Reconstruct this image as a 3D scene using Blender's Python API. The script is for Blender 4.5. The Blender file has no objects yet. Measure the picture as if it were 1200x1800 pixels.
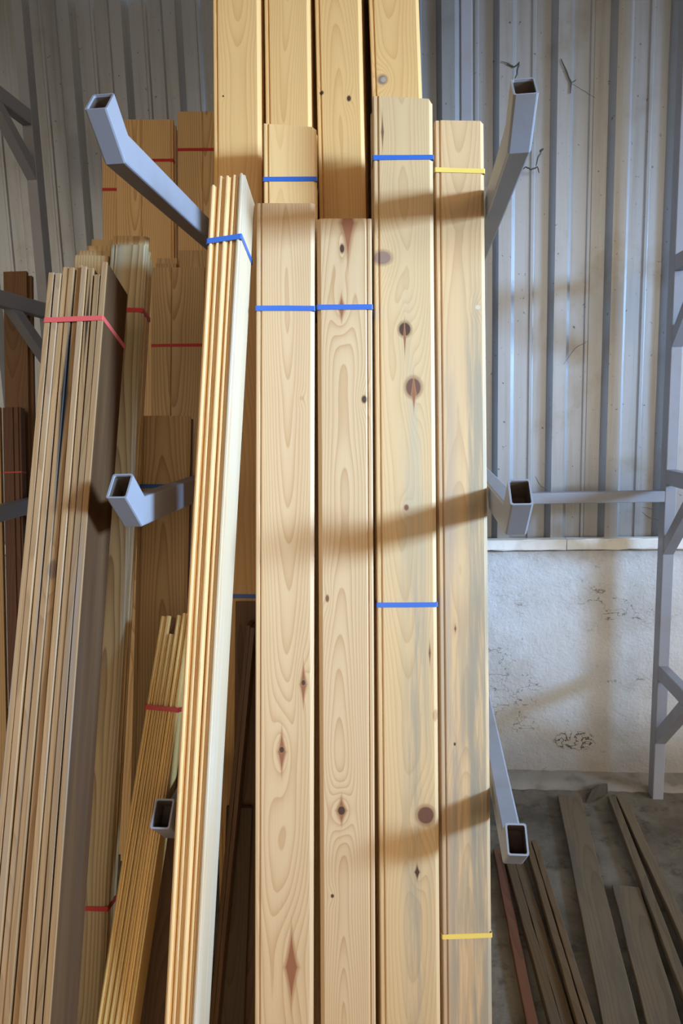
import bpy, bmesh, math, random
from mathutils import Vector, Matrix

# ------------------------------------------------------------------ camera
H = 1.6
FP = 1200.0                                    # focal length in pixels of the 1200x1800 frame
_F = Vector((116, -181, 1200)).normalized()    # world Y (into the wall) seen in the camera's axes
_D = Vector((236, (1200 * 1200 + 116 * 236) / 181, 1200)).normalized()   # straight down
_R = _D.cross(_F)                              # along the wall
MC = Matrix((_R, _F, -_D))                     # camera axes -> world
CAM = Vector((0, 0, H))
scene = bpy.context.scene
col = scene.collection

cam_data = bpy.data.cameras.new('camera')
cam_data.sensor_fit = 'VERTICAL'
cam_data.sensor_height = 36
cam_data.lens = FP / 1800 * 36
cam_data.clip_start = 0.02
cam = bpy.data.objects.new('camera', cam_data)
col.objects.link(cam)
cx, cy, cz = MC.col[0], -MC.col[1], -MC.col[2]
cam.matrix_world = Matrix(((cx[0], cy[0], cz[0], 0), (cx[1], cy[1], cz[1], 0), (cx[2], cy[2], cz[2], H), (0, 0, 0, 1)))
scene.camera = cam


def ray(px, py):
    return MC @ Vector(((px - 600) / FP, (py - 900) / FP, 1))


def P(px, py, d):
    return CAM + ray(px, py) * d


def PF(px, py, z=0.0):
    r = ray(px, py)
    return CAM + r * ((z - H) / r[2])


def PY(px, py, Y):
    r = ray(px, py)
    return CAM + r * (Y / r[1])


# ------------------------------------------------------------------ light
world = bpy.data.worlds.new('world')
scene.world = world
world.use_nodes = True
bg = world.node_tree.nodes['Background']
bg.inputs[0].default_value = (1.0, 0.85, 0.66, 1)
# the shed is open behind the camera: soft warm light from the front, dimmer from the sides
_wt = world.node_tree
_tc = _wt.nodes.new('ShaderNodeTexCoord')
_sx = _wt.nodes.new('ShaderNodeVectorMath')
_sx.operation = 'DOT_PRODUCT'
_sx.inputs[1].default_value = (0.45, -0.893, 0)
_mr = _wt.nodes.new('ShaderNodeMapRange')
_mr.interpolation_type = 'SMOOTHSTEP'
_mr.inputs[1].default_value, _mr.inputs[2].default_value = -0.1, 0.98
_mr.inputs[3].default_value, _mr.inputs[4].default_value = 0.22, 2.0
_wt.links.new(_tc.outputs['Generated'], _sx.inputs[0])
_wt.links.new(_sx.outputs['Value'], _mr.inputs[0])
_wt.links.new(_mr.outputs[0], bg.inputs[1])

# daylight through the shed's big side opening, to the right and a little behind the camera
ld = bpy.data.lights.new('door_daylight', 'AREA')
ld.shape = 'RECTANGLE'
ld.size = 1.6
ld.size_y = 0.7
ld.energy = 65
ld.color = (0.40, 0.66, 1.0)
ld.spread = math.radians(42)
lo = bpy.data.objects.new('door_daylight', ld)
col.objects.link(lo)
lo.location = CAM + MC @ Vector((5.1, -0.95, -1.35))
aim = P(640, 690, 1.7)
lo.rotation_euler = (aim - lo.location).to_track_quat('-Z', 'Y').to_euler()

vs = scene.view_settings
vs.view_transform = 'Standard'
vs.look = 'None'
vs.exposure = 0.0
vs.gamma = 1.0
vs.use_curve_mapping = False

random.seed(7)


# ------------------------------------------------------------------ nodes
class NT:
    def __init__(s, name):
        s.mat = bpy.data.materials.new(name)
        s.mat.use_nodes = True
        s.t = s.mat.node_tree
        s.b = s.t.nodes['Principled BSDF']

    def n(s, kind, **kw):
        nd = s.t.nodes.new(kind)
        for k, v in kw.items():
            setattr(nd, k, v)
        return nd

    def put(s, sock, v):
        if isinstance(v, bpy.types.NodeSocket):
            s.t.links.new(v, sock)
        elif v is not None:
            if sock.type == 'RGBA' and len(v) == 3:
                v = (*v, 1)
            sock.default_value = v

    def m(s, op, a, b=None, c=None, clamp=False):
        nd = s.n('ShaderNodeMath', operation=op, use_clamp=clamp)
        s.put(nd.inputs[0], a)
        if b is not None:
            s.put(nd.inputs[1], b)
        if c is not None:
            s.put(nd.inputs[2], c)
        return nd.outputs[0]

    def mix(s, f, a, b, mode='MIX'):
        nd = s.n('ShaderNodeMix', data_type='RGBA', blend_type=mode)
        s.put(nd.inputs[0], f)
        s.put(nd.inputs[6], a)
        s.put(nd.inputs[7], b)
        return nd.outputs[2]

    def ramp(s, v, lo_, hi_, a=0.0, b=1.0):
        nd = s.n('ShaderNodeMapRange', interpolation_type='SMOOTHSTEP')
        s.put(nd.inputs[0], v)
        nd.inputs[1].default_value = lo_
        nd.inputs[2].default_value = hi_
        nd.inputs[3].default_value = a
        nd.inputs[4].default_value = b
        return nd.outputs[0]

    def coord(s):
        return s.n('ShaderNodeTexCoord').outputs['Object']

    def sep(s, v):
        nd = s.n('ShaderNodeSeparateXYZ')
        s.put(nd.inputs[0], v)
        return nd.outputs

    def comb(s, x, y, z):
        nd = s.n('ShaderNodeCombineXYZ')
        s.put(nd.inputs[0], x)
        s.put(nd.inputs[1], y)
        s.put(nd.inputs[2], z)
        return nd.outputs[0]

    def noise(s, v, scale=1.0, detail=2.0, rough=0.5):
        nd = s.n('ShaderNodeTexNoise')
        s.put(nd.inputs['Vector'], v)
        nd.inputs['Scale'].default_value = scale
        nd.inputs['Detail'].default_value = detail
        nd.inputs['Roughness'].default_value = rough
        return nd.outputs['Fac']

    def bump(s, h, strength=0.2, dist=0.002):
        nd = s.n('ShaderNodeBump')
        nd.inputs['Strength'].default_value = strength
        nd.inputs['Distance'].default_value = dist
        s.put(nd.inputs['Height'], h)
        s.t.links.new(nd.outputs[0], s.b.inputs['Normal'])


def wood(name, light, dark, ring=0.0045, contrast=0.5, knots=(), stain=None, seed=0.0, tone=0.12,
         pith=0.045, rough=0.5, vary=True, streak=None, spec=0.35, weathered=None):
    """Sawn board: growth rings about a wandering pith, fine fibre, knots, blue stain.
    knots: (shape, x, z, rx, rz, colour) in the board's own metres."""
    N = NT(name)
    x, y, z = N.sep(N.coord())
    if vary:
        rnd = N.n('ShaderNodeObjectInfo').outputs['Random']
        z0 = N.m('MULTIPLY_ADD', rnd, 37.0, z)
        x0 = N.m('ADD', x, N.m('MULTIPLY', N.m('SUBTRACT', rnd, 0.5), 0.09))
    else:
        z0 = N.m('ADD', z, seed)
        x0 = x
        rnd = None
    n1 = N.noise(N.comb(0, seed, z0), 0.9, 1.5)
    n2 = N.noise(N.comb(5.3, seed, z0), 1.3, 2.0)
    px_ = N.m('MULTIPLY', N.m('SUBTRACT', n1, 0.5), 0.075)
    zd = N.m('ABSOLUTE', N.m('SUBTRACT', N.m('FRACT', N.m('DIVIDE', z0, 4.2)), 0.5))
    py_ = N.m('MULTIPLY_ADD', N.m('SUBTRACT', n2, 0.5), 0.055, N.m('MULTIPLY_ADD', zd, 0.10, pith - 0.022))
    wob = N.noise(N.comb(N.m('MULTIPLY', x0, 14.0), N.m('MULTIPLY', y, 14.0), N.m('MULTIPLY', z0, 3.0)), 1.0, 2.0)
    dx = N.m('SUBTRACT', x0, px_)
    dy = N.m('ADD', y, py_)
    r = N.m('SQRT', N.m('ADD', N.m('MULTIPLY', dx, dx), N.m('MULTIPLY', dy, dy)))
    r = N.m('ADD', r, N.m('MULTIPLY', N.m('SUBTRACT', wob, 0.5), 0.007))
    kd = []
    for k in knots:
        sh, kx, kz, rx, rz = k[:5]
        ax = N.m('DIVIDE', N.m('SUBTRACT', x, kx), rx)
        az = N.m('DIVIDE', N.m('SUBTRACT', z, kz), rz)
        if sh == 'd':
            d = N.m('ADD', N.m('POWER', N.m('ABSOLUTE', ax), 0.8), N.m('POWER', N.m('ABSOLUTE', az), 0.8))
        else:
            d = N.m('SQRT', N.m('ADD', N.m('MULTIPLY', ax, ax), N.m('MULTIPLY', az, az)))
        kd.append((d, k))
        g = N.m('ADD', N.m('MULTIPLY', N.m('MULTIPLY', ax, ax), 0.16),
                N.m('MULTIPLY', N.m('MULTIPLY', az, az), 0.05 if sh == 'o' else 0.16))
        r = N.m('ADD', r, N.m('MULTIPLY', N.m('EXPONENT', N.m('MULTIPLY', g, -1.0)), min(0.016, rx * 1.5)))
    ph = N.m('FRACT', N.m('DIVIDE', r, ring))
    line = N.m('MULTIPLY', N.m('POWER', ph, 2.5), N.ramp(ph, 1.0, 0.93))
    fibre = N.noise(N.comb(N.m('MULTIPLY', x0, 420.0), N.m('MULTIPLY', y, 420.0), N.m('MULTIPLY', z0, 9.0)), 1.0, 2.0)
    broad = N.noise(N.comb(N.m('MULTIPLY', x0, 22.0), N.m('MULTIPLY', y, 22.0), N.m('MULTIPLY', z0, 1.1)), 1.0, 3.0)
    f = N.m('MULTIPLY', line, contrast)
    f = N.m('ADD', f, N.m('MULTIPLY', N.m('SUBTRACT', fibre, 0.5), 0.30))
    f = N.m('ADD', f, N.m('MULTIPLY', N.m('SUBTRACT', broad, 0.45), 0.55), clamp=True)
    c = N.mix(f, light, dark)
    if streak:
        sc, amt, sx, sz = streak
        sm = N.noise(N.comb(N.m('MULTIPLY', x0, sx), N.m('MULTIPLY', y, sx), N.m('MULTIPLY', z0, sz)), 1.0, 4.0, 0.6)
        c = N.mix(N.m('MULTIPLY', N.ramp(sm, 0.46, 0.68), amt), c, sc)
    if stain:
        for (sc, amt, xa, xb, za, zb, thr) in stain:
            sm = N.noise(N.comb(N.m('MULTIPLY', x, 46.0), seed + 3.0, N.m('MULTIPLY', z, 2.4)), 1.0, 5.0, 0.62)
            mx = N.m('MULTIPLY', N.ramp(x, xa - 0.022, xa + 0.010), N.ramp(x, xb + 0.022, xb - 0.010))
            mz = N.m('MULTIPLY', N.ramp(z, za - 0.25, za + 0.15), N.ramp(z, zb + 0.25, zb - 0.15))
            c = N.mix(N.m('MULTIPLY', N.m('MULTIPLY', N.ramp(sm, thr - 0.10, thr + 0.14), N.m('MULTIPLY', mx, mz)), amt), c, sc)
    for d, k in kd:
        kc = k[5]
        halo = tuple(a * 0.45 + b * 0.55 for a, b in zip(kc, dark))
        rag = N.m('ADD', d, N.m('MULTIPLY', N.m('SUBTRACT', wob, 0.5), 0.35))
        c = N.mix(N.ramp(rag, 1.45, 1.0, 0, 0.75), c, halo)
        c = N.mix(N.ramp(rag, 1.02, 0.80), c, kc)
    if weathered:
        c = N.mix(N.m('MULTIPLY', N.ramp(y, .002, .006), N.m('MULTIPLY_ADD', broad, .4, .7, clamp=True)), c, weathered)
    if rnd is not None and tone:
        hs = N.n('ShaderNodeHueSaturation')
        N.put(hs.inputs['Color'], c)
        N.put(hs.inputs['Value'], N.m('MULTIPLY_ADD', rnd, 2 * tone, 1.0 - tone))
        c = hs.outputs[0]
    N.put(N.b.inputs['Base Color'], c)
    N.b.inputs['Roughness'].default_value = rough
    N.b.inputs['Specular IOR Level'].default_value = spec
    N.bump(N.m('ADD', N.m('MULTIPLY', fibre, 0.6), N.m('MULTIPLY', line, 0.5)), 0.12, 0.001)
    return N.mat


def plain(name, colr, rough=0.5, metal=0.0, dirt=None, scale=6.0, bumps=0.0, spec=0.4):
    N = NT(name)
    v = N.coord()
    c = colr
    nz = N.noise(v, scale, 5.0, 0.6)
    if dirt:
        c = N.mix(N.ramp(nz, 0.45, 0.75, 0, 0.75), colr, dirt)
    N.put(N.b.inputs['Base Color'], c)
    N.b.inputs['Roughness'].default_value = rough
    N.b.inputs['Metallic'].default_value = metal
    N.b.inputs['Specular IOR Level'].default_value = spec
    if bumps:
        N.bump(N.noise(v, scale * 8, 3.0), bumps, 0.002)
    return N.mat


def metal_sheet():
    N = NT('weathered_sheet_metal')
    v = N.coord()
    x, y, z = N.sep(v)
    st = N.noise(N.comb(N.m('MULTIPLY', x, 30.0), N.m('MULTIPLY', y, 30.0), N.m('MULTIPLY', z, 1.3)), 1.0, 5.0, 0.65)
    bl = N.noise(v, 3.5, 5.0, 0.6)
    sp = N.noise(v, 60.0, 2.0)
    c = N.mix(N.ramp(st, 0.44, 0.75, 0, 0.42), (0.41, 0.435, 0.475), (0.25, 0.215, 0.16))
    c = N.mix(N.ramp(bl, 0.52, 0.75, 0, 0.5), c, (0.24, 0.20, 0.14))
    c = N.mix(N.ramp(sp, 0.70, 0.78, 0, 0.8), c, (0.10, 0.08, 0.06))
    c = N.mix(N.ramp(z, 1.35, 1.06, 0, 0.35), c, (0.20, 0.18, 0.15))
    N.put(N.b.inputs['Base Color'], c)
    N.b.inputs['Metallic'].default_value = 0.55
    N.b.inputs['Roughness'].default_value = 0.42
    N.bump(bl, 0.1, 0.004)
    return N.mat


def plaster():
    N = NT('old_whitewashed_plaster')
    v = N.coord()
    x, y, z = N.sep(v)
    bl = N.noise(v, 3.0, 6.0, 0.62)
    fine = N.noise(v, 90.0, 4.0, 0.6)
    mid = N.noise(v, 22.0, 4.0, 0.6)
    c = N.mix(N.ramp(bl, 0.40, 0.72, 0, 0.6), (0.66, 0.695, 0.75), (0.47, 0.445, 0.41))
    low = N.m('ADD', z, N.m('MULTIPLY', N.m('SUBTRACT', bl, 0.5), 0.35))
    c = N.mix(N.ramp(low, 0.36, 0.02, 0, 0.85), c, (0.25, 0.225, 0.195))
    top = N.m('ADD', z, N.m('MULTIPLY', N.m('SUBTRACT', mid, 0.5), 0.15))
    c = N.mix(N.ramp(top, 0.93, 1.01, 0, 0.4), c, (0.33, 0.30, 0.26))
    c = N.mix(N.ramp(mid, 0.70, 0.76, 0, 0.6), c, (0.15, 0.12, 0.10))
    # patch of black flaking marks low on the wall
    k = PY(1010, 1302, 2.85)
    ex = N.m('DIVIDE', N.m('SUBTRACT', x, k[0]), 0.10)
    ez = N.m('DIVIDE', N.m('SUBTRACT', z, k[2]), 0.05)
    e = N.m('ADD', N.m('MULTIPLY', ex, ex), N.m('MULTIPLY', ez, ez))
    sc = N.noise(N.comb(x, 0.7, N.m('MULTIPLY', z, 1.2)), 34.0, 3.0)
    ln = N.ramp(N.m('ABSOLUTE', N.m('SUBTRACT', sc, 0.5)), 0.04, 0.015)
    c = N.mix(N.m('MULTIPLY', N.m('MULTIPLY', ln, N.ramp(e, 1.0, 0.55)), 0.9), c, (0.06, 0.055, 0.05))
    ck = N.noise(N.comb(N.m('ADD', x, N.m('MULTIPLY', mid, .12)), 2.0, z), 7.0, 3.0, 0.7)
    c = N.mix(N.m('MULTIPLY', N.ramp(N.m('ABSOLUTE', N.m('SUBTRACT', ck, 0.5)), 0.008, 0.002), N.ramp(bl, .5, .62, 0, .7)), c, (0.13, 0.115, 0.10))
    N.put(N.b.inputs['Base Color'], c)
    N.b.inputs['Roughness'].default_value = 0.9
    N.b.inputs['Specular IOR Level'].default_value = 0.15
    N.bump(N.m('ADD', N.m('MULTIPLY', mid, 0.6), N.m('MULTIPLY', fine, 0.4)), 0.7, 0.010)
    return N.mat


def concrete():
    N = NT('dusty_concrete')
    v = N.coord()
    bl = N.noise(v, 2.2, 6.0, 0.65)
    mid = N.noise(v, 14.0, 5.0, 0.65)
    c = N.mix(N.ramp(bl, 0.35, 0.7), (0.21, 0.185, 0.15), (0.085, 0.072, 0.055))
    c = N.mix(N.ramp(mid, 0.5, 0.72, 0, 0.7), c, (0.045, 0.038, 0.03))
    N.put(N.b.inputs['Base Color'], c)
    N.b.inputs['Roughness'].default_value = 0.9
    N.b.inputs['Specular IOR Level'].default_value = 0.2
    N.bump(N.m('ADD', mid, N.m('MULTIPLY', bl, 0.5)), 0.5, 0.012)
    return N.mat


# ------------------------------------------------------------------ mesh helpers
def link(name, bm, mat, parent=None, smooth=False):
    me = bpy.data.meshes.new(name)
    bmesh.ops.recalc_face_normals(bm, faces=bm.faces[:])
    bm.to_mesh(me)
    bm.free()
    me.materials.append(mat)
    if smooth:
        for p in me.polygons:
            p.use_smooth = True
    o = bpy.data.objects.new(name, me)
    col.objects.link(o)
    if parent:
        o.parent = parent
    return o


def tag(o, label, cat, group=None):
    o['label'] = label
    o['category'] = cat
    if group:
        o['group'] = group
    return o


def struct(o):
    o['kind'] = 'structure'
    return o


def empty(name, mw):
    o = bpy.data.objects.new(name, None)
    o.empty_display_size = 0.05
    col.objects.link(o)
    o.location = mw.to_translation()
    o.rotation_euler = mw.to_euler()
    return o


def box(bm, lo_, hi_):
    v = [bm.verts.new((x, y, z)) for z in (lo_[2], hi_[2]) for y in (lo_[1], hi_[1]) for x in (lo_[0], hi_[0])]
    for q in ((0, 1, 3, 2), (4, 6, 7, 5), (0, 4, 5, 1), (2, 3, 7, 6), (0, 2, 6, 4), (1, 5, 7, 3)):
        bm.faces.new([v[i] for i in q])


def bevel(bm, w, seg=2):
    bmesh.ops.bevel(bm, geom=bm.edges[:], offset=w, segments=seg, affect='EDGES', profile=0.5)


def prism(bm, pts, z0, z1, top=None, steps=1, bow=None):
    """closed outline pts (x, y) extruded along z; top(x, y) shifts the upper end, bow(t) bends it"""
    rings = []
    for k in range(steps + 1):
        t = k / steps
        z = z0 + (z1 - z0) * t
        ox, oy = bow(t) if bow else (0, 0)
        rings.append([bm.verts.new((x + ox, y + oy, z + (top(x, y) if top and k == steps else 0))) for x, y in pts])
    n = len(pts)
    for a, b in zip(rings, rings[1:]):
        for i in range(n):
            bm.faces.new((a[i], a[(i + 1) % n], b[(i + 1) % n], b[i]))
    bm.faces.new(rings[0])
    bm.faces.new(rings[-1])


def prof_bead(w, t, flip=False):
    a = w / 2
    p = [(-a, t - .001), (-a, .006), (-a + .001, .0022), (-a + .003, .0012), (-a + .0085, .0012), (-a + .0105, .0042),
         (-a + .0125, .0008), (-a + .0140, 0), (a - .0085, 0), (a - .0070, .0008), (a - .0020, .0050), (a, .0062), (a, t - .001), (a - .001, t), (-a + .001, t)]
    if flip:
        p = [(-x, y) for x, y in reversed(p)]
    return p


def prof_panel(w, t, frac=0.5):
    a = w / 2
    g = -a + w * frac
    return [(-a, t), (-a, .002), (-a + .002, 0), (g - .003, 0), (g - .0005, .004), (g + .0005, .004), (g + .003, 0),
            (a - .010, 0), (a - .008, .004), (a - .006, .0015), (a - .001, .003), (a, .005), (a, t)]


def prof_square(w, t):
    a, c = w / 2, min(.0012, t * .15)
    return [(-a, t - c), (-a, c), (-a + c, 0), (a - c, 0), (a, c), (a, t - c), (a - c, t), (-a + c, t)]


def prof_edge_tongue(t, w):
    return [(0, .007), (t * .30, .0065), (t * .32, .001), (t * .36, 0), (t * .62, 0), (t * .66, .001), (t * .68, .0065), (t * .97, .007),
            (t, .009), (t, w - .002), (t * .7, w), (t * .3, w), (0, w - .002)]


def prof_edge_square(t, w):
    c = .0008
    return [(0, c), (c, 0), (t - c, 0), (t, c), (t, w - c), (t - c, w), (c, w), (0, w - c)]


def frame_from(top, bot, yaw=0.0, rot0=None):
    """axes of a leaning board: z along it, x to the viewer's right, y into the depth"""
    L = (top - bot).normalized()
    xr = MC.col[0].copy()
    x = (xr - L * xr.dot(L)).normalized()
    y = L.cross(x)
    if yaw:
        c, s = math.cos(math.radians(yaw)), math.sin(math.radians(yaw))
        x, y = x * c + y * s, y * c - x * s
    return x, y, L


class Bundle:
    def __init__(s, name, top, bot, W, D, yaw=0.0, zmin=0.002):
        tp, bp = P(*top), P(*bot)
        s.x, s.y, s.L = frame_from(tp, bp, yaw)
        base = bp + s.L * (-bp[2] / s.L[2])
        low = min((s.x * a + s.y * b)[2] for a in (-W / 2, W / 2) for b in (0, D))
        base = base + s.L * ((zmin - low) / s.L[2])
        s.base = base
        s.len = (tp - base).dot(s.L)
        mw = Matrix(((s.x[0], s.y[0], s.L[0], base[0]), (s.x[1], s.y[1], s.L[1], base[1]), (s.x[2], s.y[2], s.L[2], base[2]), (0, 0, 0, 1)))
        s.root = empty(name, mw)
        s.W, s.D = W, D

    def loc(s, px, py):
        """pixel on the front face -> local (x, z)"""
        r = ray(px, py)
        t = (s.base - CAM).dot(s.y) / r.dot(s.y)
        q = CAM + r * t - s.base
        return q.dot(s.x), q.dot(s.L)

    def pos(s, q):
        return q[0], q[1]

    def strap(s, px, py, mat, tilt=0.0, h=0.0105, x0=None, x1=None, y0=0.0, y1=None, thick=0.0009):
        z = s.loc(px, py)[1]
        a0 = (-s.W / 2 if x0 is None else x0) - .0006
        a1 = (s.W / 2 if x1 is None else x1) + .0006
        b0 = y0 - .0006
        b1 = (s.D if y1 is None else y1) + .0006
        c = .0022
        def ring(e):
            l, r, f, k = a0 - e, a1 + e, b0 - e, b1 + e
            return [(l + c, f), ((l + r) / 2, f), (r - c, f), (r - c * .3, f + c * .3), (r, f + c), (r, k - c), (r - c, k), (l + c, k), (l, k - c), (l, f + c), (l + c * .3, f + c * .3)]
        bm = bmesh.new()
        out, inn = ring(thick), ring(0)
        def zz(p, up):
            return z + tilt * p[0] + random.uniform(-.0004, .0004) + (h / 2 if up else -h / 2)
        vo = [[bm.verts.new((p[0], p[1], zz(p, u))) for p in out] for u in (0, 1)]
        vi = [[bm.verts.new((p[0], p[1], zz(p, u))) for p in inn] for u in (0, 1)]
        n = len(out)
        for i in range(n):
            j = (i + 1) % n
            bm.faces.new((vo[0][i], vo[0][j], vo[1][j], vo[1][i]))
            bm.faces.new((vi[0][i], vi[1][i], vi[1][j], vi[0][j]))
            bm.faces.new((vo[1][i], vo[1][j], vi[1][j], vi[1][i]))
            bm.faces.new((vo[0][i], vi[0][i], vi[0][j], vo[0][j]))
        o = link('strap', bm, mat, s.root)
        o['label'] = mat.name.replace('_', ' ')
        return o


def face_bundle(name, label, cat, top, bot, w, t, n, mats, front=None, prof=prof_bead, yaw=0, drop=None, group=None,
                wl=None, topf=None, shift=None, hero=None):
    """n boards lying face on, stacked into the depth; drop[i] lowers (+) or raises (-) the i-th board's end"""
    b = Bundle(name, top, bot, w, n * t + (n - 1) * .0006, yaw)
    tag(b.root, label, cat, group)
    if hero:
        front = hero(b)
    for i in range(n):
        bm = bmesh.new()
        wi = wl[i] if wl else w
        z1 = b.len - (drop[i] if drop else (0 if i == 0 else random.uniform(-.004, .012)))
        dx = (shift[i] if shift else (0 if i == 0 else random.uniform(-.0025, .0015)))
        pts = [(x + dx, y + i * (t + .0006)) for x, y in prof(wi, t)]
        prism(bm, pts, random.uniform(0, .004) if i else 0, z1, topf if i == 0 else None)
        link('board', bm, front if (i == 0 and front) else mats[i % len(mats)], b.root)
    return b


def edge_bundle(name, label, cat, top, bot, t, w, n, mats, prof=prof_edge_tongue, yaw=0, tops=None, right=None, group=None, gap=.0006, jut=None, ts=None):
    ts = ts or [t] * n
    T = sum(ts) + (n - 1) * gap
    b = Bundle(name, top, bot, T, w, yaw)
    tag(b.root, label, cat, group)
    x = -T / 2
    for i in range(n):
        bm = bmesh.new()
        ti = ts[i]
        z1 = b.len - (tops[i] if tops else random.uniform(0, .02))
        j = jut[i] if jut else random.uniform(0, .002)
        pts = [(px + x, py + j) for px, py in prof(ti, w - .004)]
        ph, am = random.uniform(0, 6.28), min(gap * .4, .0008)
        prism(bm, pts, 0, z1, None, 24, lambda q: (am * math.sin(9 * q + ph), 0))
        link('board', bm, right if (i == n - 1 and right) else mats[i % len(mats)], b.root)
        x += ti + gap
    return b


# ------------------------------------------------------------------ materials
M_metal = metal_sheet()
M_plaster = plaster()
M_conc = concrete()
M_ledge = plain('white_painted_ledge', (0.88, 0.88, 0.86), .75, 0, (0.6, 0.57, 0.5), 9, .5)
M_rack = plain('grey_rack_paint', (0.29, 0.30, 0.35), .42, 0.0, (0.25, 0.23, 0.22), 5, .04)
M_tube_in = plain('dark_tube_inside', (0.09, 0.06, 0.045), .85, 0, (0.04, 0.03, 0.025), 30)  # dark brown, much darker than the rack paint outside
M_blue = plain('blue_plastic_strap', (0.04, 0.13, 0.45), .35)
M_red = plain('red_plastic_strap', (0.52, 0.035, 0.035), .4)
M_pinkred = plain('faded_red_strap', (0.62, 0.10, 0.09), .4)
M_yel = plain('yellow_plastic_strap', (0.80, 0.55, 0.12), .4)
M_web = plain('dusty_cobweb', (0.10, 0.085, 0.07), .95)
M_ceil = plain('dark_roof_sheet', (0.14, 0.12, 0.10), .8)

PINE_L, PINE_D = (0.64, 0.425, 0.232), (0.46, 0.255, 0.11)
M_pine = wood('pine', PINE_L, PINE_D, .0048, .40, seed=1.0)
M_pine_honey = wood('honey_pine', (0.76, 0.475, 0.20), (0.58, 0.31, 0.10), .0052, .42, seed=2.0)
M_pine_edge = wood('pine_edge', (0.82, 0.555, 0.27), (0.58, 0.31, 0.10), .0045, .40, seed=3.0)
M_gold = wood('golden_pine', (0.78, 0.52, 0.20), (0.55, 0.31, 0.08), .0040, .40, seed=4.0)
M_oak = wood('oak', (0.58, 0.39, 0.19), (0.30, 0.165, 0.06), .0065, .85, seed=5.0, tone=.08)
M_oak_light = wood('light_oak', (0.76, 0.50, 0.235), (0.42, 0.22, 0.075), .0065, .8, seed=5.5, tone=.06)
M_oak_grey = wood('greyed_oak', (0.50, 0.37, 0.20), (0.20, 0.13, 0.065), .0070, .95, seed=6.0, vary=False,
                  streak=((0.36, 0.33, 0.26), .8, 16.0, .9))
M_brown = wood('brown_hardwood', (0.36, 0.212, 0.098), (0.17, 0.092, 0.04), .005, .5, seed=7.0, tone=.22, streak=((0.26, 0.21, 0.17), .7, 60.0, 1.2))
M_brown_face = wood('weathered_hardwood', (0.36, 0.212, 0.098), (0.24, 0.14, 0.07), .006, .6, seed=8.0, vary=False,
                    streak=((0.26, 0.21, 0.17), .8, 45.0, 2.0), weathered=(0.062, 0.027, 0.012), rough=.85, spec=.08)
M_walnut = wood('dark_walnut', (0.17, 0.085, 0.035), (0.07, 0.032, 0.014), .006, .6, seed=9.0, tone=.2)
M_red_wood = wood('dark_red_wood', (0.14, 0.055, 0.025), (0.06, 0.022, 0.012), .006, .6, seed=10.0, tone=.2)
M_dusty = wood('dusty_old_plank', (0.155, 0.12, 0.08), (0.085, 0.063, 0.042), .006, .5, seed=11.0, tone=.2, rough=.9, spec=.15,
               streak=((0.10, 0.085, 0.07), .7, 20.0, 3.0))
M_dusty_brown = wood('dusty_brown_strip', (0.15, 0.10, 0.055), (0.08, 0.05, 0.028), .006, .5, seed=12.0, tone=.2, rough=.9, spec=.15,
                     streak=((0.12, 0.095, 0.07), .6, 20.0, 3.0))

# ------------------------------------------------------------------ the setting
bm = bmesh.new()
box(bm, (-16, -20, -.1), (16, 3.0, 0))
struct(link('floor', bm, M_conc))

bm = bmesh.new()
box(bm, (-5, -4, 4.3), (3.2, 3.0, 4.4))
struct(link('ceiling', bm, M_ceil))

WALL_Y = 2.85
bm = bmesh.new()
box(bm, (-5, WALL_Y, -.05), (5, 3.05, 1.0))
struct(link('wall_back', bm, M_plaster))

# corrugated sheet above the masonry
period, x_first, rib = .2166, .357, .034
pan_y = 2.894
prof = []
k0, k1 = -22, 20
for k in range(k0, k1):
    X = x_first + k * period                 # middle of the rib's left flank
    prof += [(X - .011, pan_y), (X + .009, pan_y - rib), (X + .058, pan_y - rib), (X + .076, pan_y),
             (X + .132, pan_y), (X + .137, pan_y - .006), (X + .147, pan_y - .006), (X + .152, pan_y)]
bm = bmesh.new()
rows = []
for z in (1.0, 4.3):
    rows.append([bm.verts.new((x, y, z)) for x, y in prof])
for z in (1.0, 4.3):
    rows.append([bm.verts.new((x, y + .0012, z)) for x, y in prof])
for i in range(len(prof) - 1):
    bm.faces.new((rows[0][i], rows[0][i + 1], rows[1][i + 1], rows[1][i]))
    bm.faces.new((rows[2][i], rows[3][i], rows[3][i + 1], rows[2][i + 1]))
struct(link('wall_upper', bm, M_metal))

# white ledge of two slabs on top of the masonry
LY = 2.82
jx = PY(996, 955, LY)[0]
lz0, lz1 = PY(1000, 967, LY)[2], PY(1000, 948, LY)[2]
for nm, a, b in (('trim_1', -5, jx - .0015), ('trim_2', jx + .0015, 5)):
    bm = bmesh.new()
    n = int((b - a) / .05)
    rng = random.Random(3)
    rings = []
    for i in range(n + 1):
        x = a + (b - a) * i / n
        e = lambda: rng.uniform(-.0018, .0018)
        rings.append([bm.verts.new((x, y, z)) for y, z in ((2.862, lz0), (LY + .003 + e(), lz0 + e()), (LY + e(), lz0 + .005), (LY + e(), lz1 - .004 + e()), (LY + .004, lz1 + e()), (2.862, lz1))])
    for p, q in zip(rings, rings[1:]):
        for i in range(6):
            bm.faces.new((p[i], p[(i + 1) % 6], q[(i + 1) % 6], q[i]))
    bm.faces.new(rings[0])
    bm.faces.new(rings[-1])
    struct(link(nm, bm, M_ledge))

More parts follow.
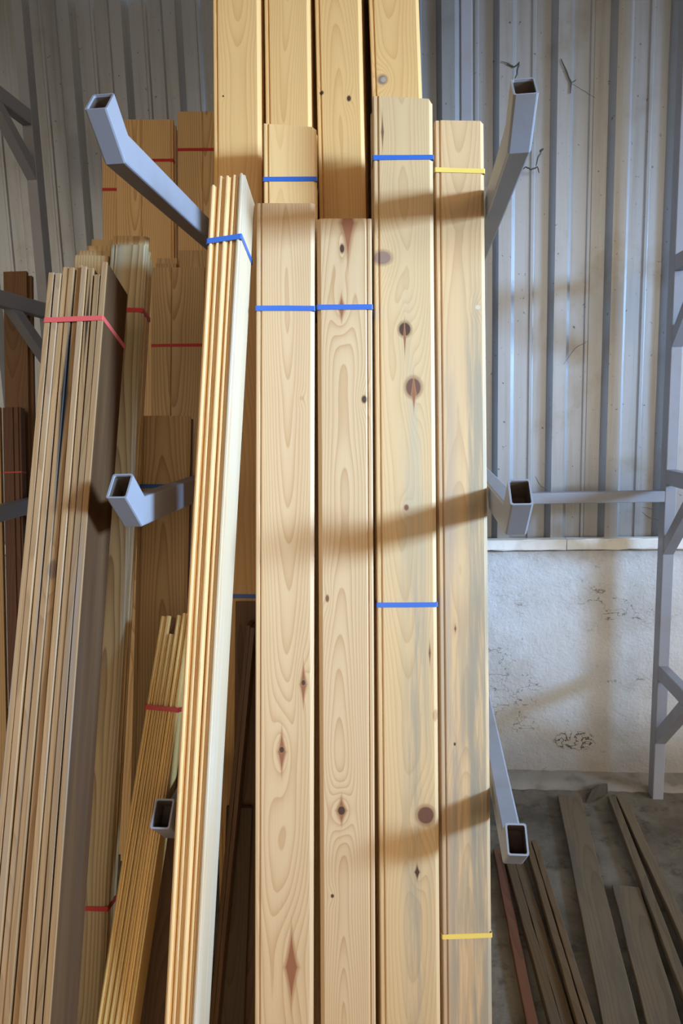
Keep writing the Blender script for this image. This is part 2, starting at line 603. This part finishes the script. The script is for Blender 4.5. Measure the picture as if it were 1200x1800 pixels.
# rough mortar fillet at the foot of the wall
bm = bmesh.new()
rng = random.Random(11)
rings = []
for i in range(241):
    x = -4 + 8 * i / 240
    e = lambda a: rng.uniform(-a, a)
    rings.append([bm.verts.new(p) for p in ((x, 2.87, -.01), (x, 2.730 + e(.006), -.01), (x, 2.738 + e(.006), .008 + e(.003)), (x, 2.790 + e(.006), .018 + e(.004)), (x, 2.845, .022 + e(.004)), (x, 2.87, .03))])
for p, q in zip(rings, rings[1:]):
    for i in range(6):
        bm.faces.new((p[i], p[(i + 1) % 6], q[(i + 1) % 6], q[i]))
struct(link('baseboard_back', bm, plain('dusty_mortar', (0.27, 0.25, 0.22), .95, 0, (0.15, 0.13, 0.11), 12, .6, .1), smooth=True))


# ------------------------------------------------------------------ steel rack
def rr(w, h, c=.004):
    a, b = w / 2, h / 2
    s = c * .3
    return [(-a + c, -b), (a - c, -b), (a - s, -b + s), (a, -b + c), (a, b - c), (a - s, b - s), (a - c, b), (-a + c, b), (-a + s, b - s), (-a, b - c), (-a, -b + c), (-a + s, -b + s)]


def loft(bm, rings, cap0=True, cap1=True):
    vs_ = [[bm.verts.new(p) for p in r] for r in rings]
    n = len(vs_[0])
    for a, b in zip(vs_, vs_[1:]):
        for i in range(n):
            bm.faces.new((a[i], a[(i + 1) % n], b[(i + 1) % n], b[i]))
    if cap0:
        bm.faces.new(vs_[0])
    if cap1:
        bm.faces.new(vs_[-1])
    return vs_


POST_F, POST_B = 2.683, 2.741
AW, AH, TH, TL = .040, .057, math.radians(44), .082
rack = empty('storage_rack', Matrix.Translation((0, POST_F, 0)))
tag(rack, 'grey painted steel cantilever rack of posts and upturned arms before the metal wall', 'rack')
OFF = Vector((0, -POST_F, 0))


def rk(name, bm, mat=None, parent=None, smooth=False):
    bmesh.ops.translate(bm, verts=bm.verts[:], vec=OFF)
    return link(name, bm, mat or M_rack, parent or rack, smooth)


def post(x, z1=3.9):
    bm = bmesh.new()
    loft(bm, [[(x + a, (POST_F + POST_B) / 2 + b, z) for a, b in rr(.042, POST_B - POST_F, .003)] for z in (0, z1)])
    rk('post', bm)


def arm(x0, zc0, x1, zc1, ey):
    """tube from the post to the elbow (x1, ey, zc1), then the upturned open tip"""
    bm = bmesh.new()
    sec = rr(AW, AH)
    r0 = [(x0 + a, POST_F, zc0 + s) for a, s in sec]
    r1 = [(x1 + a, ey + s * math.tan(TH / 2), zc1 + s) for a, s in sec]
    loft(bm, [r0, r1], True, True)
    o = rk('arm', bm)
    bm = bmesh.new()
    d = Vector((0, -math.cos(TH), math.sin(TH)))
    u = Vector((0, math.sin(TH), math.cos(TH)))
    E0 = Vector((x1, ey, zc1))
    def sect(secn, l):
        return [E0 + Vector((a, 0, 0)) + d * l + u * s for a, s in secn]
    inner = rr(AW - .007, AH - .007, .003)
    v = loft(bm, [r1, sect(sec, TL), sect(inner, TL), sect(inner, TL - .004)], False, False)
    tip = rk('arm_tip', bm, None, o)
    bm = bmesh.new()
    v = loft(bm, [sect(inner, TL - .004), sect(inner, .03)], False, True)
    ins = rk('tube_inside', bm, M_tube_in, o)
    ins['label'] = 'dark inside of the open tube end'
    for q in (tip, ins):
        bmesh_fix(q)
    return o


def bmesh_fix(o):
    o.location = (0, 0, 0)


def brace(x, zfoot, zarm, run=None):
    """square diagonal from the post up to the arm's underside"""
    run = run or (zarm - zfoot)
    bm = bmesh.new()
    k = .045
    a = .019
    r0 = [(x + sx, POST_F, z) for sx, z in ((-a, zfoot), (a, zfoot), (a, zfoot + k * 1.4), (-a, zfoot + k * 1.4))]
    r1 = [(x + sx, y, zarm) for sx, y in ((-a, POST_F - run), (a, POST_F - run), (a, POST_F - run + k * 1.4), (-a, POST_F - run + k * 1.4))]
    loft(bm, [r0, r1])
    rk('brace', bm)


X1, X2, X3, X4 = -1.436, -.545, .228, .991
for X in (X1, X2, X3, X4):
    post(X)
# the two bays' arms that reach out past the boards
EY = 1.28
for px, py in ((207, 292), (238, 924)):
    q = PY(px, py, EY)
    arm(X2, q[2] + AH / 2, q[0], q[2] + AH / 2, EY)
q = PY(283, 1455, 1.20)
arm(X2, .728 + AH / 2, q[0] - .004, .728 + AH / 2, EY)
for py in (275, 938, 1512):
    q = PY({275: 885, 938: 892, 1512: 903}[py], py, EY)
    arm(X3, q[2] + AH / 2, .196, q[2] + AH / 2, EY)
for zb, zf in ((2.718, 2.52), (2.0, 1.80), (1.25, 1.05)):
    arm(X1, zb + AH / 2, X1, zb + AH / 2, EY)
    brace(X1, zf, zb, .25)
for zb, zf in ((2.069, 1.797), (1.288, 1.017), (.51, .24)):
    arm(X4, zb + AH / 2, X4, zb + AH / 2, EY)
    brace(X4, zf, zb)
bm = bmesh.new()
loft(bm, [[(x, POST_F + .021 + a, 1.242 + s) for a, s in rr(.040, .043, .003)] for x in (X2 + .021, X3 - .021)])
rk('rail', bm)
bm = bmesh.new()
loft(bm, [[(x, POST_F + .021 + a, 1.242 + s) for a, s in rr(.040, .043, .003)] for x in (X3 + .021, X4 - .021)])
rk('rail', bm)

# ------------------------------------------------------------------ pale pine bundles in front
K_DARK, K_RED, K_BRN = (0.075, 0.035, 0.022), (0.29, 0.105, 0.048), (0.19, 0.085, 0.045)


def px2(v, d):
    return v * d / FP


def knotlist(b, d, items):
    out = []
    for sh, kx, ky, rx, ry, c in items:
        x, z = b.loc(kx, ky)
        out.append((sh, x, z, px2(rx, d), px2(ry, d), c))
    return out


def hero1(b):
    ks = knotlist(b, 1.45, [('d', 533, 1203, 6, 38, K_RED), ('o', 533, 1200, 3.5, 5, K_DARK), ('d', 495, 1322, 8, 40, K_RED), ('o', 495, 1318, 4.5, 6, K_DARK),
                            ('d', 512, 1700, 12, 62, K_RED), ('o', 530, 700, 3, 3, (.5, .33, .17))])
    return wood('pine_board_a', PINE_L, PINE_D, .0046, .75, ks, seed=21.3, vary=False, pith=.05)


b1 = face_bundle('pine_bundle', 'pale pine board bundle, blue strap, pair of diamond knots low on its face', 'lumber bundle',
                 (501.5, 357, 1.45), (499, 1690, 1.45), .1245, .018, 5, [M_pine], hero=hero1, drop=[0, .012, .02, .004, .015])
b1.strap(502, 542, M_blue)


def hero2(b):
    ks = knotlist(b, 1.45, [('d', 611, 392, 13, 70, K_RED), ('o', 601, 437, 4, 8, K_DARK), ('d', 600, 541, 7, 24, K_RED), ('o', 640, 702, 5, 7, K_DARK), ('o', 575, 1052, 3, 6, K_BRN),
                            ('d', 600, 1425, 9, 24, K_RED), ('o', 600, 1425, 6.5, 8, K_DARK), ('o', 584, 1575, 3, 3.5, K_DARK)])
    return wood('pine_board_b', (0.645, 0.435, 0.24), PINE_D, .0044, .80, ks, seed=44.0, vary=False, pith=.03)


b2 = face_bundle('pine_bundle', 'pale pine board bundle, blue strap, red-brown streak at its top end', 'lumber bundle',
                 (605, 384, 1.45), (611.5, 1690, 1.45), .1165, .018, 5, [M_pine], hero=hero2, drop=[0, .010, .004, .02, .012],
                 prof=lambda w, t: prof_bead(w, t, True))
b2.strap(607, 540, M_blue)


def hero3(b):
    ks = knotlist(b, 1.49, [('o', 672, 453, 16, 12, (0.27, 0.16, 0.12)), ('o', 711, 579, 10.5, 12.5, K_DARK), ('d', 711, 594, 2.2, 34, K_RED), ('o', 726, 681, 14, 17, (0.15, 0.065, 0.04)),
                            ('d', 727, 692, 4, 30, K_RED), ('o', 714, 892, 4, 5, K_BRN), ('o', 748, 1433, 15.5, 16.5, (0.15, 0.06, 0.035)), ('d', 733, 1533, 5, 14, K_DARK),
                            ('d', 755, 1148, 2, 24, K_BRN), ('d', 672, 232, 2.5, 36, K_BRN), ('o', 765, 1258, 4, 9, (.45, .25, .12))])
    zA = b.loc(720, 1000)[1]
    zB = b.loc(720, 1690)[1]
    zC = b.loc(720, 620)[1]
    st = [((0.34, 0.275, 0.19), .8, .0, .035, zB - .5, zA, .47), ((0.46, 0.375, 0.255), .6, -.005, .03, zA, zC, .50)]
    return wood('pine_board_c', (0.63, 0.42, 0.215), (0.46, 0.265, 0.115), .0042, .55, ks, stain=st, seed=63.0, vary=False, pith=.06)


b3 = face_bundle('pine_bundle', 'tall pine board bundle with two blue straps and big round dark knots', 'lumber bundle',
                 (707.5, 168, 1.49), (720.5, 1690, 1.49), .131, .018, 5, [M_pine], hero=hero3, drop=[0, .022, .015, .03, .02],
                 topf=lambda x, y: -.015 * max(0, min(1, (x - .052) / .010)))
b3.strap(707.5, 277, M_blue)
b3.strap(716, 1063, M_blue, .0)


def hero4(b):
    ks = knotlist(b, 1.53, [('o', 799, 1308, 2, 3, K_DARK), ('o', 840, 540, 5, 4, (.6, .45, .3)), ('d', 800, 1105, 2, 8, K_BRN)])
    z1, z0, zm = b.loc(810, 560)[1], b.loc(810, 1690)[1], b.loc(810, 1000)[1]
    st = [((0.31, 0.255, 0.18), .85, .012, .06, z0 - .5, z1, .43), ((0.42, 0.305, 0.21), .75, -.06, -.02, z0 - .5, z1 - .1, .42), ((0.28, 0.23, 0.165), .7, -.03, .03, z0 - .5, zm - .2, .50)]
    return wood('pine_board_d', (0.64, 0.41, 0.205), (0.46, 0.27, 0.125), .0048, .65, ks, stain=st, seed=82.0, vary=False, pith=.04)


b4 = face_bundle('pine_bundle', 'grey-stained pine board bundle with yellow straps beside the open wall', 'lumber bundle',
                 (807, 211, 1.535), (821, 1690, 1.535), .1105, .018, 5, [M_pine], hero=hero4, drop=[0, .006, .012, .004, .01],
                 topf=lambda x, y: -.006 * max(0, min(1, (x - .042) / .012)))
b4.strap(807.5, 300, M_yel, -.04)
b4.strap(821.5, 1645, M_yel, .03)

b5 = face_bundle('pine_bundle', 'shorter honey pine bundle with blue strap, rising behind the diamond-knot bundle', 'lumber bundle',
                 (509, 218, 1.585), (513, 900, 1.585), .1235, .017, 4, [M_pine_honey], drop=[0, .006, .003, .008],
                 topf=lambda x, y: -.008 * max(0, min(1, (x - .045) / .012)) + .003 * math.sin(x * 70))
b5.strap(510, 315, M_blue)


def hero_f(items, seed):
    def f(b):
        return wood('honey_pine_board', (0.80, 0.485, 0.19), (0.60, 0.31, 0.10), .0048, .65, knotlist(b, 1.71, items), seed=seed, vary=False, pith=.04)
    return f


def top_at(px0, py0, px1, py1, d, ynew):
    k = (ynew - py0) / (py1 - py0)
    return (px0 + (px1 - px0) * k, ynew, d)


for (lb, a, bb, w, items, sd, st) in (
        ('first from the left of the tall honey pine bundles running past the top edge', (414, 100), (415, 300), .121, [('o', 392, 169, 1.6, 1.6, K_DARK)], 103.0, (437, 1048)),
        ('tall honey pine bundle rising behind the shorter one with a blue strap', (505, 100), (507.5, 300), .116, [], 117.0, None),
        ('tall honey pine bundle with two small dark knots, running past the top edge', (595.5, 100), (601.5, 380), .117, [('o', 565, 163, 3.5, 3.5, K_DARK), ('o', 613, 173, 3.5, 5, K_DARK)], 131.0, None),
        ('tall honey pine bundle with a ring-shaped knot, running past the top edge', (695, 100), (697.3, 165), .125, [('o', 672, 140, 8, 8, (.25, .19, .14)), ('o', 674, 140, 4, 4, (.42, .34, .27))], 149.0, None)):
    t_ = top_at(a[0], a[1], bb[0], bb[1], 1.71, -420)
    bt = top_at(a[0], a[1], bb[0], bb[1], 1.71, 1300)
    if st:
        bt = (424, 1300, 1.71)
    fb = face_bundle('pine_bundle', lb, 'lumber bundle', t_, bt, w, .018, 29, [M_pine_honey], yaw=-5.5, hero=hero_f(items, sd))  # extra deep and tall: unseen rear boards added to shade the left wall
    if st:
        fb.strap(st[0], st[1], M_blue)
    LASTF = fb
# bar lying across the arms that the tall boards lean on
fy = LASTF.base + LASTF.y * (LASTF.D + .004)
zbar = 2.12
fy = fy + LASTF.L * ((zbar - fy[2]) / LASTF.L[2])
bm = bmesh.new()
loft(bm, [[(x, fy[1] + .026 + a, 2.128 + s) for a, s in rr(.04, .04, .003)] for x in (X2 - .02, X3 + .0)])
rk('rail', bm)

# ------------------------------------------------------------------ edge-on bundles
def mk_e1(px, py):
    return None


M_e1face = wood('white_pine_face', (0.64, 0.49, 0.32), (0.50, 0.34, 0.18), .006, .35, seed=31.0, vary=False, pith=.09,
                streak=((0.62, 0.60, 0.55), .5, 40.0, 2.0))
e1 = edge_bundle('pine_bundle', 'narrow pine bundle seen edge on with one blue strap, leaning left in front', 'lumber bundle',
                 (400, 303, 1.33), (323, 1690, 1.33), .0125, .142, 5, [M_pine_edge], yaw=-1.0, tops=[.025, .006, .006, .002, 0.0], right=M_e1face, gap=.0008,
                 jut=[.001, .003, 0, .004, 0])
e1.strap(398, 420, M_blue, .2)

w1 = edge_bundle('hardwood_bundle', 'brown hardwood bundle seen edge on with a faded red strap, at far left', 'lumber bundle',
                 (137.5, 460, 1.415), (33.5, 1690, 1.17), .0113, .142, 9, [M_brown], prof=prof_edge_square, yaw=0,
                 tops=[.024, .026, .010, .012, .004, .010, .012, .028, 0], right=M_brown_face, gap=.0021, jut=[.001, 0, .004, .002, .006, 0, .003, .001, 0])
w1.strap(130, 561, M_pinkred, .05, h=.0105)

kx1, kz1 = w1.loc(112, 690)
kx2, kz2 = w1.loc(91, 1000)
kx3, kz3 = w1.loc(152, 560)
M_brown_streak = wood('resin_streaked_hardwood', (0.36, 0.212, 0.098), (0.17, 0.092, 0.04), .005, .5,
                      [('d', kx1, kz1, .0062, .26, (.02, .016, .014)), ('d', kx3, kz3, .003, .12, (.035, .025, .02)), ('o', kx2, kz2, .007, .016, (.16, .09, .06))], seed=14.0, vary=False)
for o_ in w1.root.children:
    if o_.name.startswith('board'):
        xs = [v.co.x for v in o_.data.vertices]
        if min(xs) - .004 < kx1 < max(xs) + .004 or min(xs) < kx3 < max(xs):
            o_.data.materials[0] = M_brown_streak

s1 = edge_bundle('pine_bundle', 'short golden pine bundle seen edge on with red strap, slanting between the tall ones', 'lumber bundle',
                 (310, 1076, 1.57), (216, 1690, 1.41), .0111, .090, 6, [M_gold], yaw=0, tops=[.012, .010, .05, .006, .0, .002], gap=.0012)
s1.strap(291, 1246, M_red)

# ------------------------------------------------------------------ oak bundles at the back left
o1 = face_bundle('oak_bundle', 'wavy-grained oak bundle with red straps, just right of the brown hardwood', 'lumber bundle',
                 (226, 430, 1.72), (148, 1690, 1.53), .091, .012, 5, [M_oak], front=M_oak_grey, prof=prof_bead,
                 drop=[0, -.03, .01, -.004, .012])
o1.strap(226, 545, M_red)
o1.strap(154, 1597, M_red)
face_bundle('oak_bundle', 'short oak bundle with stepped ends showing above the brown hardwood', 'lumber bundle',
            (161, 449, 1.73), (76, 1690, 1.54), .085, .013, 4, [M_oak], prof=prof_square, drop=[0, -.02, -.04, -.065], shift=[0, .001, .008, .011],
            wl=[.086, .082, .066, .060])

o2 = face_bundle('oak_bundle', 'wide grooved oak bundle with red strap, crossed by the upper left rack arm', 'lumber bundle',
                 (254, 210, 2.47), (258, 900, 2.47), .206, .014, 3, [M_oak_light], prof=lambda w, t: prof_panel(w, t, .44), shift=[0, .006, .007], drop=[0, .012, .02])
o2.strap(254, 282, M_red)
o2b = face_bundle('oak_bundle', 'oak bundle with red strap half hidden behind the wide grooved one', 'lumber bundle',
                  (207, 240, 2.515), (215, 900, 2.515), .118, .016, 2, [M_oak_light], prof=prof_square)
o2b.strap(207, 333, M_red)
o3 = face_bundle('oak_bundle', 'tallest oak bundle with red strap, beside the honey pine', 'lumber bundle',
                 (362, 196, 2.47), (364, 900, 2.47), .206, .016, 2, [M_oak_light], prof=lambda w, t: prof_panel(w, t, .44))
o3.strap(361, 263, M_red)
o4 = face_bundle('oak_bundle', 'grooved oak bundle with red strap behind the shortest oak bundle', 'lumber bundle',
                 (315.5, 470, 2.34), (310, 1300, 2.25), .187, .016, 2, [M_oak], prof=lambda w, t: prof_panel(w, t, .36))
o4.strap(315, 607, M_red)
face_bundle('oak_board', 'oak board end showing right above the grooved oak bundle', 'lumber', (341, 440, 2.41), (338, 1200, 2.36), .104, .016, 1, [M_oak], prof=prof_square)
face_bundle('oak_bundle', 'pair of oak boards with stepped ends above the grooved bundle', 'lumber bundle', (291.5, 463, 2.40), (287, 1200, 2.35), .072, .016, 2, [M_oak], prof=prof_square,
            drop=[0, -.025], shift=[0, 0])
o5 = face_bundle('oak_bundle', 'shortest oak bundle with a dark blue strap behind the middle left rack arm', 'lumber bundle',
                 (290, 731, 1.80), (272, 1500, 1.74), .134, .013, 3, [M_oak, M_walnut], prof=prof_bead, drop=[0, .004, .004])
o5.strap(288, 855, M_blue)

# ------------------------------------------------------------------ dark timber
m1 = face_bundle('walnut_bundle', 'dark walnut bundle leaning on the wall left of the outer post', 'lumber bundle',
                 (26, 477, 2.70), (32, 900, 2.66), .092, .018, 2, [M_walnut], prof=prof_square, drop=[0, .012], shift=[0, .012])
m2 = face_bundle('walnut_bundle', 'dark reddish bundle with thin red strap below the walnut one at far left', 'lumber bundle',
                 (20, 716, 2.60), (30, 1200, 2.57), .068, .018, 2, [M_red_wood], prof=lambda w, t: prof_panel(w, t, .6))
m2.strap(28, 830, M_red, 0, .006)
face_bundle('oak_board', 'lighter brown board cut off by the left edge', 'lumber', (-17, 716, 2.60), (-7, 1200, 2.57), .070, .018, 1, [M_oak], prof=prof_square)
d1 = face_bundle('walnut_bundle', 'dark walnut bundle in the shade behind the golden pine slats', 'lumber bundle',
                 (296, 1200, 1.73), (276, 1690, 1.665), .074, .016, 2, [M_walnut], prof=prof_square)
d3 = edge_bundle('walnut_bundle', 'slanting dark walnut strips in the gap beside the diamond-knot bundle', 'lumber bundle',
                 (440, 1100, 1.575), (407, 1450, 1.575), .010, .080, 2, [M_walnut], prof=prof_edge_square, tops=[0, .004])
face_bundle('walnut_board', 'upright dark board added to shade the gap, its top just below a blue strap', 'lumber',
            (436, 1058, 1.688), (430, 1690, 1.688), .062, .012, 1, [M_walnut], prof=prof_square)  # dark board added to keep the gap as dark as deep shade
d4 = face_bundle('walnut_board', 'dark grey-brown board low in the gap right of the edge-on pine', 'lumber',
                 (420, 1420, 1.664), (410, 1690, 1.664), .062, .013, 1, [M_dusty_brown], prof=prof_square)


# ------------------------------------------------------------------ planks lying on the floor
def plank(label, t0, t1, b0, b1, th=.022, mat=None, z0=0.0, group=None, cat='plank'):
    """pixels of the far end's left/right corner and the near end's left/right corner, on the plank's top"""
    q = [PF(*p, z0 + th) for p in (t0, t1, b0, b1)]
    far, near = (q[0] + q[1]) / 2, (q[2] + q[3]) / 2
    L = (near - far)
    L.z = 0
    ln = L.length + .13
    L.normalize()
    xx = Vector((-L.y, L.x, 0))
    w = (abs((q[1] - q[0]).dot(xx)) + abs((q[3] - q[2]).dot(xx))) / 2
    mw = Matrix(((xx[0], 0, -L[0], far[0]), (xx[1], 0, -L[1], far[1]), (0, 1, 0, z0), (0, 0, 0, 1)))
    # local x across, y up, z along (towards the wall)
    if mw.to_3x3().determinant() < 0:
        mw = Matrix(((-xx[0], 0, -L[0], far[0]), (-xx[1], 0, -L[1], far[1]), (0, 1, 0, z0), (0, 0, 0, 1)))
    bm = bmesh.new()
    pts = [(-w / 2, .001), (-w / 2 + .001, 0), (w / 2 - .001, 0), (w / 2, .001), (w / 2, th - .0015), (w / 2 - .0015, th), (-w / 2 + .0015, th), (-w / 2, th - .0015)]
    rng = random.Random(label)
    prism(bm, pts, -ln, 0, None, 12, lambda t: (rng.uniform(-.0012, .0012), 0))
    o = link('plank', bm, mat or M_dusty)
    o.location = mw.to_translation()
    o.rotation_euler = mw.to_euler()
    return tag(o, label, cat, group)


plank('wide dusty plank on the floor reaching to the foot of the wall', (980, 1398), (1021, 1398), (1058, 1790), (1120, 1790))
plank('long narrow dusty lath on the floor, left one of the two near the post', (1069, 1399), (1081, 1399), (1215, 1790), (1236, 1790), .03)
plank('long narrow dusty lath on the floor, right one of the two near the post', (1083, 1399), (1098, 1399), (1262, 1790), (1286, 1790), .03)
plank('short wide dusty plank with square end between the floor boards', (1078, 1556), (1122, 1558), (1132, 1790), (1196, 1790), .02)
plank('narrow brown strip on the floor directly under the lowest right arm tip', (884, 1500), (900, 1500), (966, 1790), (983, 1790), .03, M_dusty_brown)
plank('flat grey-brown strip on the floor right of the one under the arm tip', (902, 1506), (918, 1506), (984, 1790), (1006, 1790), .02, M_dusty_brown)
plank('left of two thin strips lying close together beside the right arm tip', (922, 1478), (932, 1478), (1012, 1790), (1027, 1790), .035, M_dusty_brown)
plank('right of two thin strips lying close together beside the right arm tip', (934, 1477), (943, 1477), (1029, 1790), (1045, 1790), .035, M_dusty_brown)
plank('dark reddish plank on the floor along the foot of the grey-stained bundle', (868, 1492), (880, 1492), (922, 1790), (945, 1790), .02, M_red_wood)


# ------------------------------------------------------------------ scraps and cobwebs
def tube(bm, pts, r, n=5):
    rings = []
    for i, p in enumerate(pts):
        a = pts[max(0, i - 1)]
        b = pts[min(len(pts) - 1, i + 1)]
        d = (b - a).normalized()
        s = d.orthogonal().normalized()
        u = d.cross(s)
        rad = r * (0.5 + 0.5 * math.sin(math.pi * (i + .5) / len(pts)))
        rings.append([p + (s * math.cos(6.2832 * k / n) + u * math.sin(6.2832 * k / n)) * rad for k in range(n)])
    loft(bm, rings)


def web(label, strands, Y=2.855):
    root = None
    for pix, r in strands:
        ctrl = [PY(x, y, Y) for x, y in pix]
        pts = []
        for i in range(len(ctrl) - 1):
            for k in range(4):
                q = ctrl[i].lerp(ctrl[i + 1], k / 4)
                q += Vector((random.uniform(-.0015, .0015), random.uniform(-.001, .001), random.uniform(-.0015, .0015)))
                pts.append(q)
        pts.append(ctrl[-1])
        bm = bmesh.new()
        tube(bm, pts, r)
        o = link('strand' if root else 'cobweb', bm, M_web, root)
        if not root:
            root = tag(o, label, 'cobweb')


web('curled dusty cobweb strand on the metal wall above the right arm tip', [([(890, 112), (904, 118), (912, 110), (908, 128), (905, 138)], .0035), ([(880, 108), (896, 112)], .0012)])
web('long thin cobweb thread with a knot at its end, top right of wall', [([(986, 104), (996, 128), (1004, 146), (1002, 164)], .0028), ([(1004, 146), (1022, 158), (1046, 172)], .0010), ([(1004, 146), (1012, 140)], .002)])
web('wavy dark cobweb strand beside the upper right rack arm', [([(914, 300), (924, 294), (934, 298), (944, 294), (947, 304)], .0032), ([(942, 292), (946, 276), (952, 264)], .0026), ([(948, 266), (955, 262)], .005)])
web('fine cobweb threads hanging on the lower metal wall beside the post', [([(990, 640), (1010, 612), (1032, 600)], .0010), ([(1128, 900), (1140, 910), (1158, 914)], .0016), ([(1128, 892), (1160, 896)], .0012), ([(940, 838), (948, 852), (962, 862)], .0016)], 2.85)

# curled scrap on the floor by the wide plank
bm = bmesh.new()
pr = [(1029, 1413), (1040, 1411), (1052, 1406), (1062, 1400), (1068, 1396)]
va, vb = [], []
for i, (x, y) in enumerate(pr):
    q = PF(x, y)
    va.append(bm.verts.new((q[0], q[1], .004)))
    vb.append(bm.verts.new((q[0] + .012, q[1] + .05, .006 + .028 * math.sin(math.pi * (i + .3) / 5))))
for i in range(4):
    bm.faces.new((va[i], va[i + 1], vb[i + 1], vb[i]))
bmesh.ops.solidify(bm, geom=bm.faces[:], thickness=.002)
tag(link('paper_scrap', bm, plain('grimy_scrap', (0.16, 0.13, 0.10), .9), smooth=False), 'curled grimy scrap on the floor between wide plank and narrow laths', 'scrap')

# repeats of one kind share a group
for o in list(bpy.data.objects):
    lab = o.get('label')
    if not lab or o.parent:
        continue
    for key, grp in (('pine_bundle', 'strapped pine bundles standing in the rack'), ('oak_bundle', 'oak bundles at the back left'),
                     ('walnut_bundle', 'dark walnut bundles'), ('plank', 'planks lying on the floor'), ('cobweb', 'cobwebs on the metal wall')):
        if o.name.split('.')[0] == key:
            o['group'] = grp
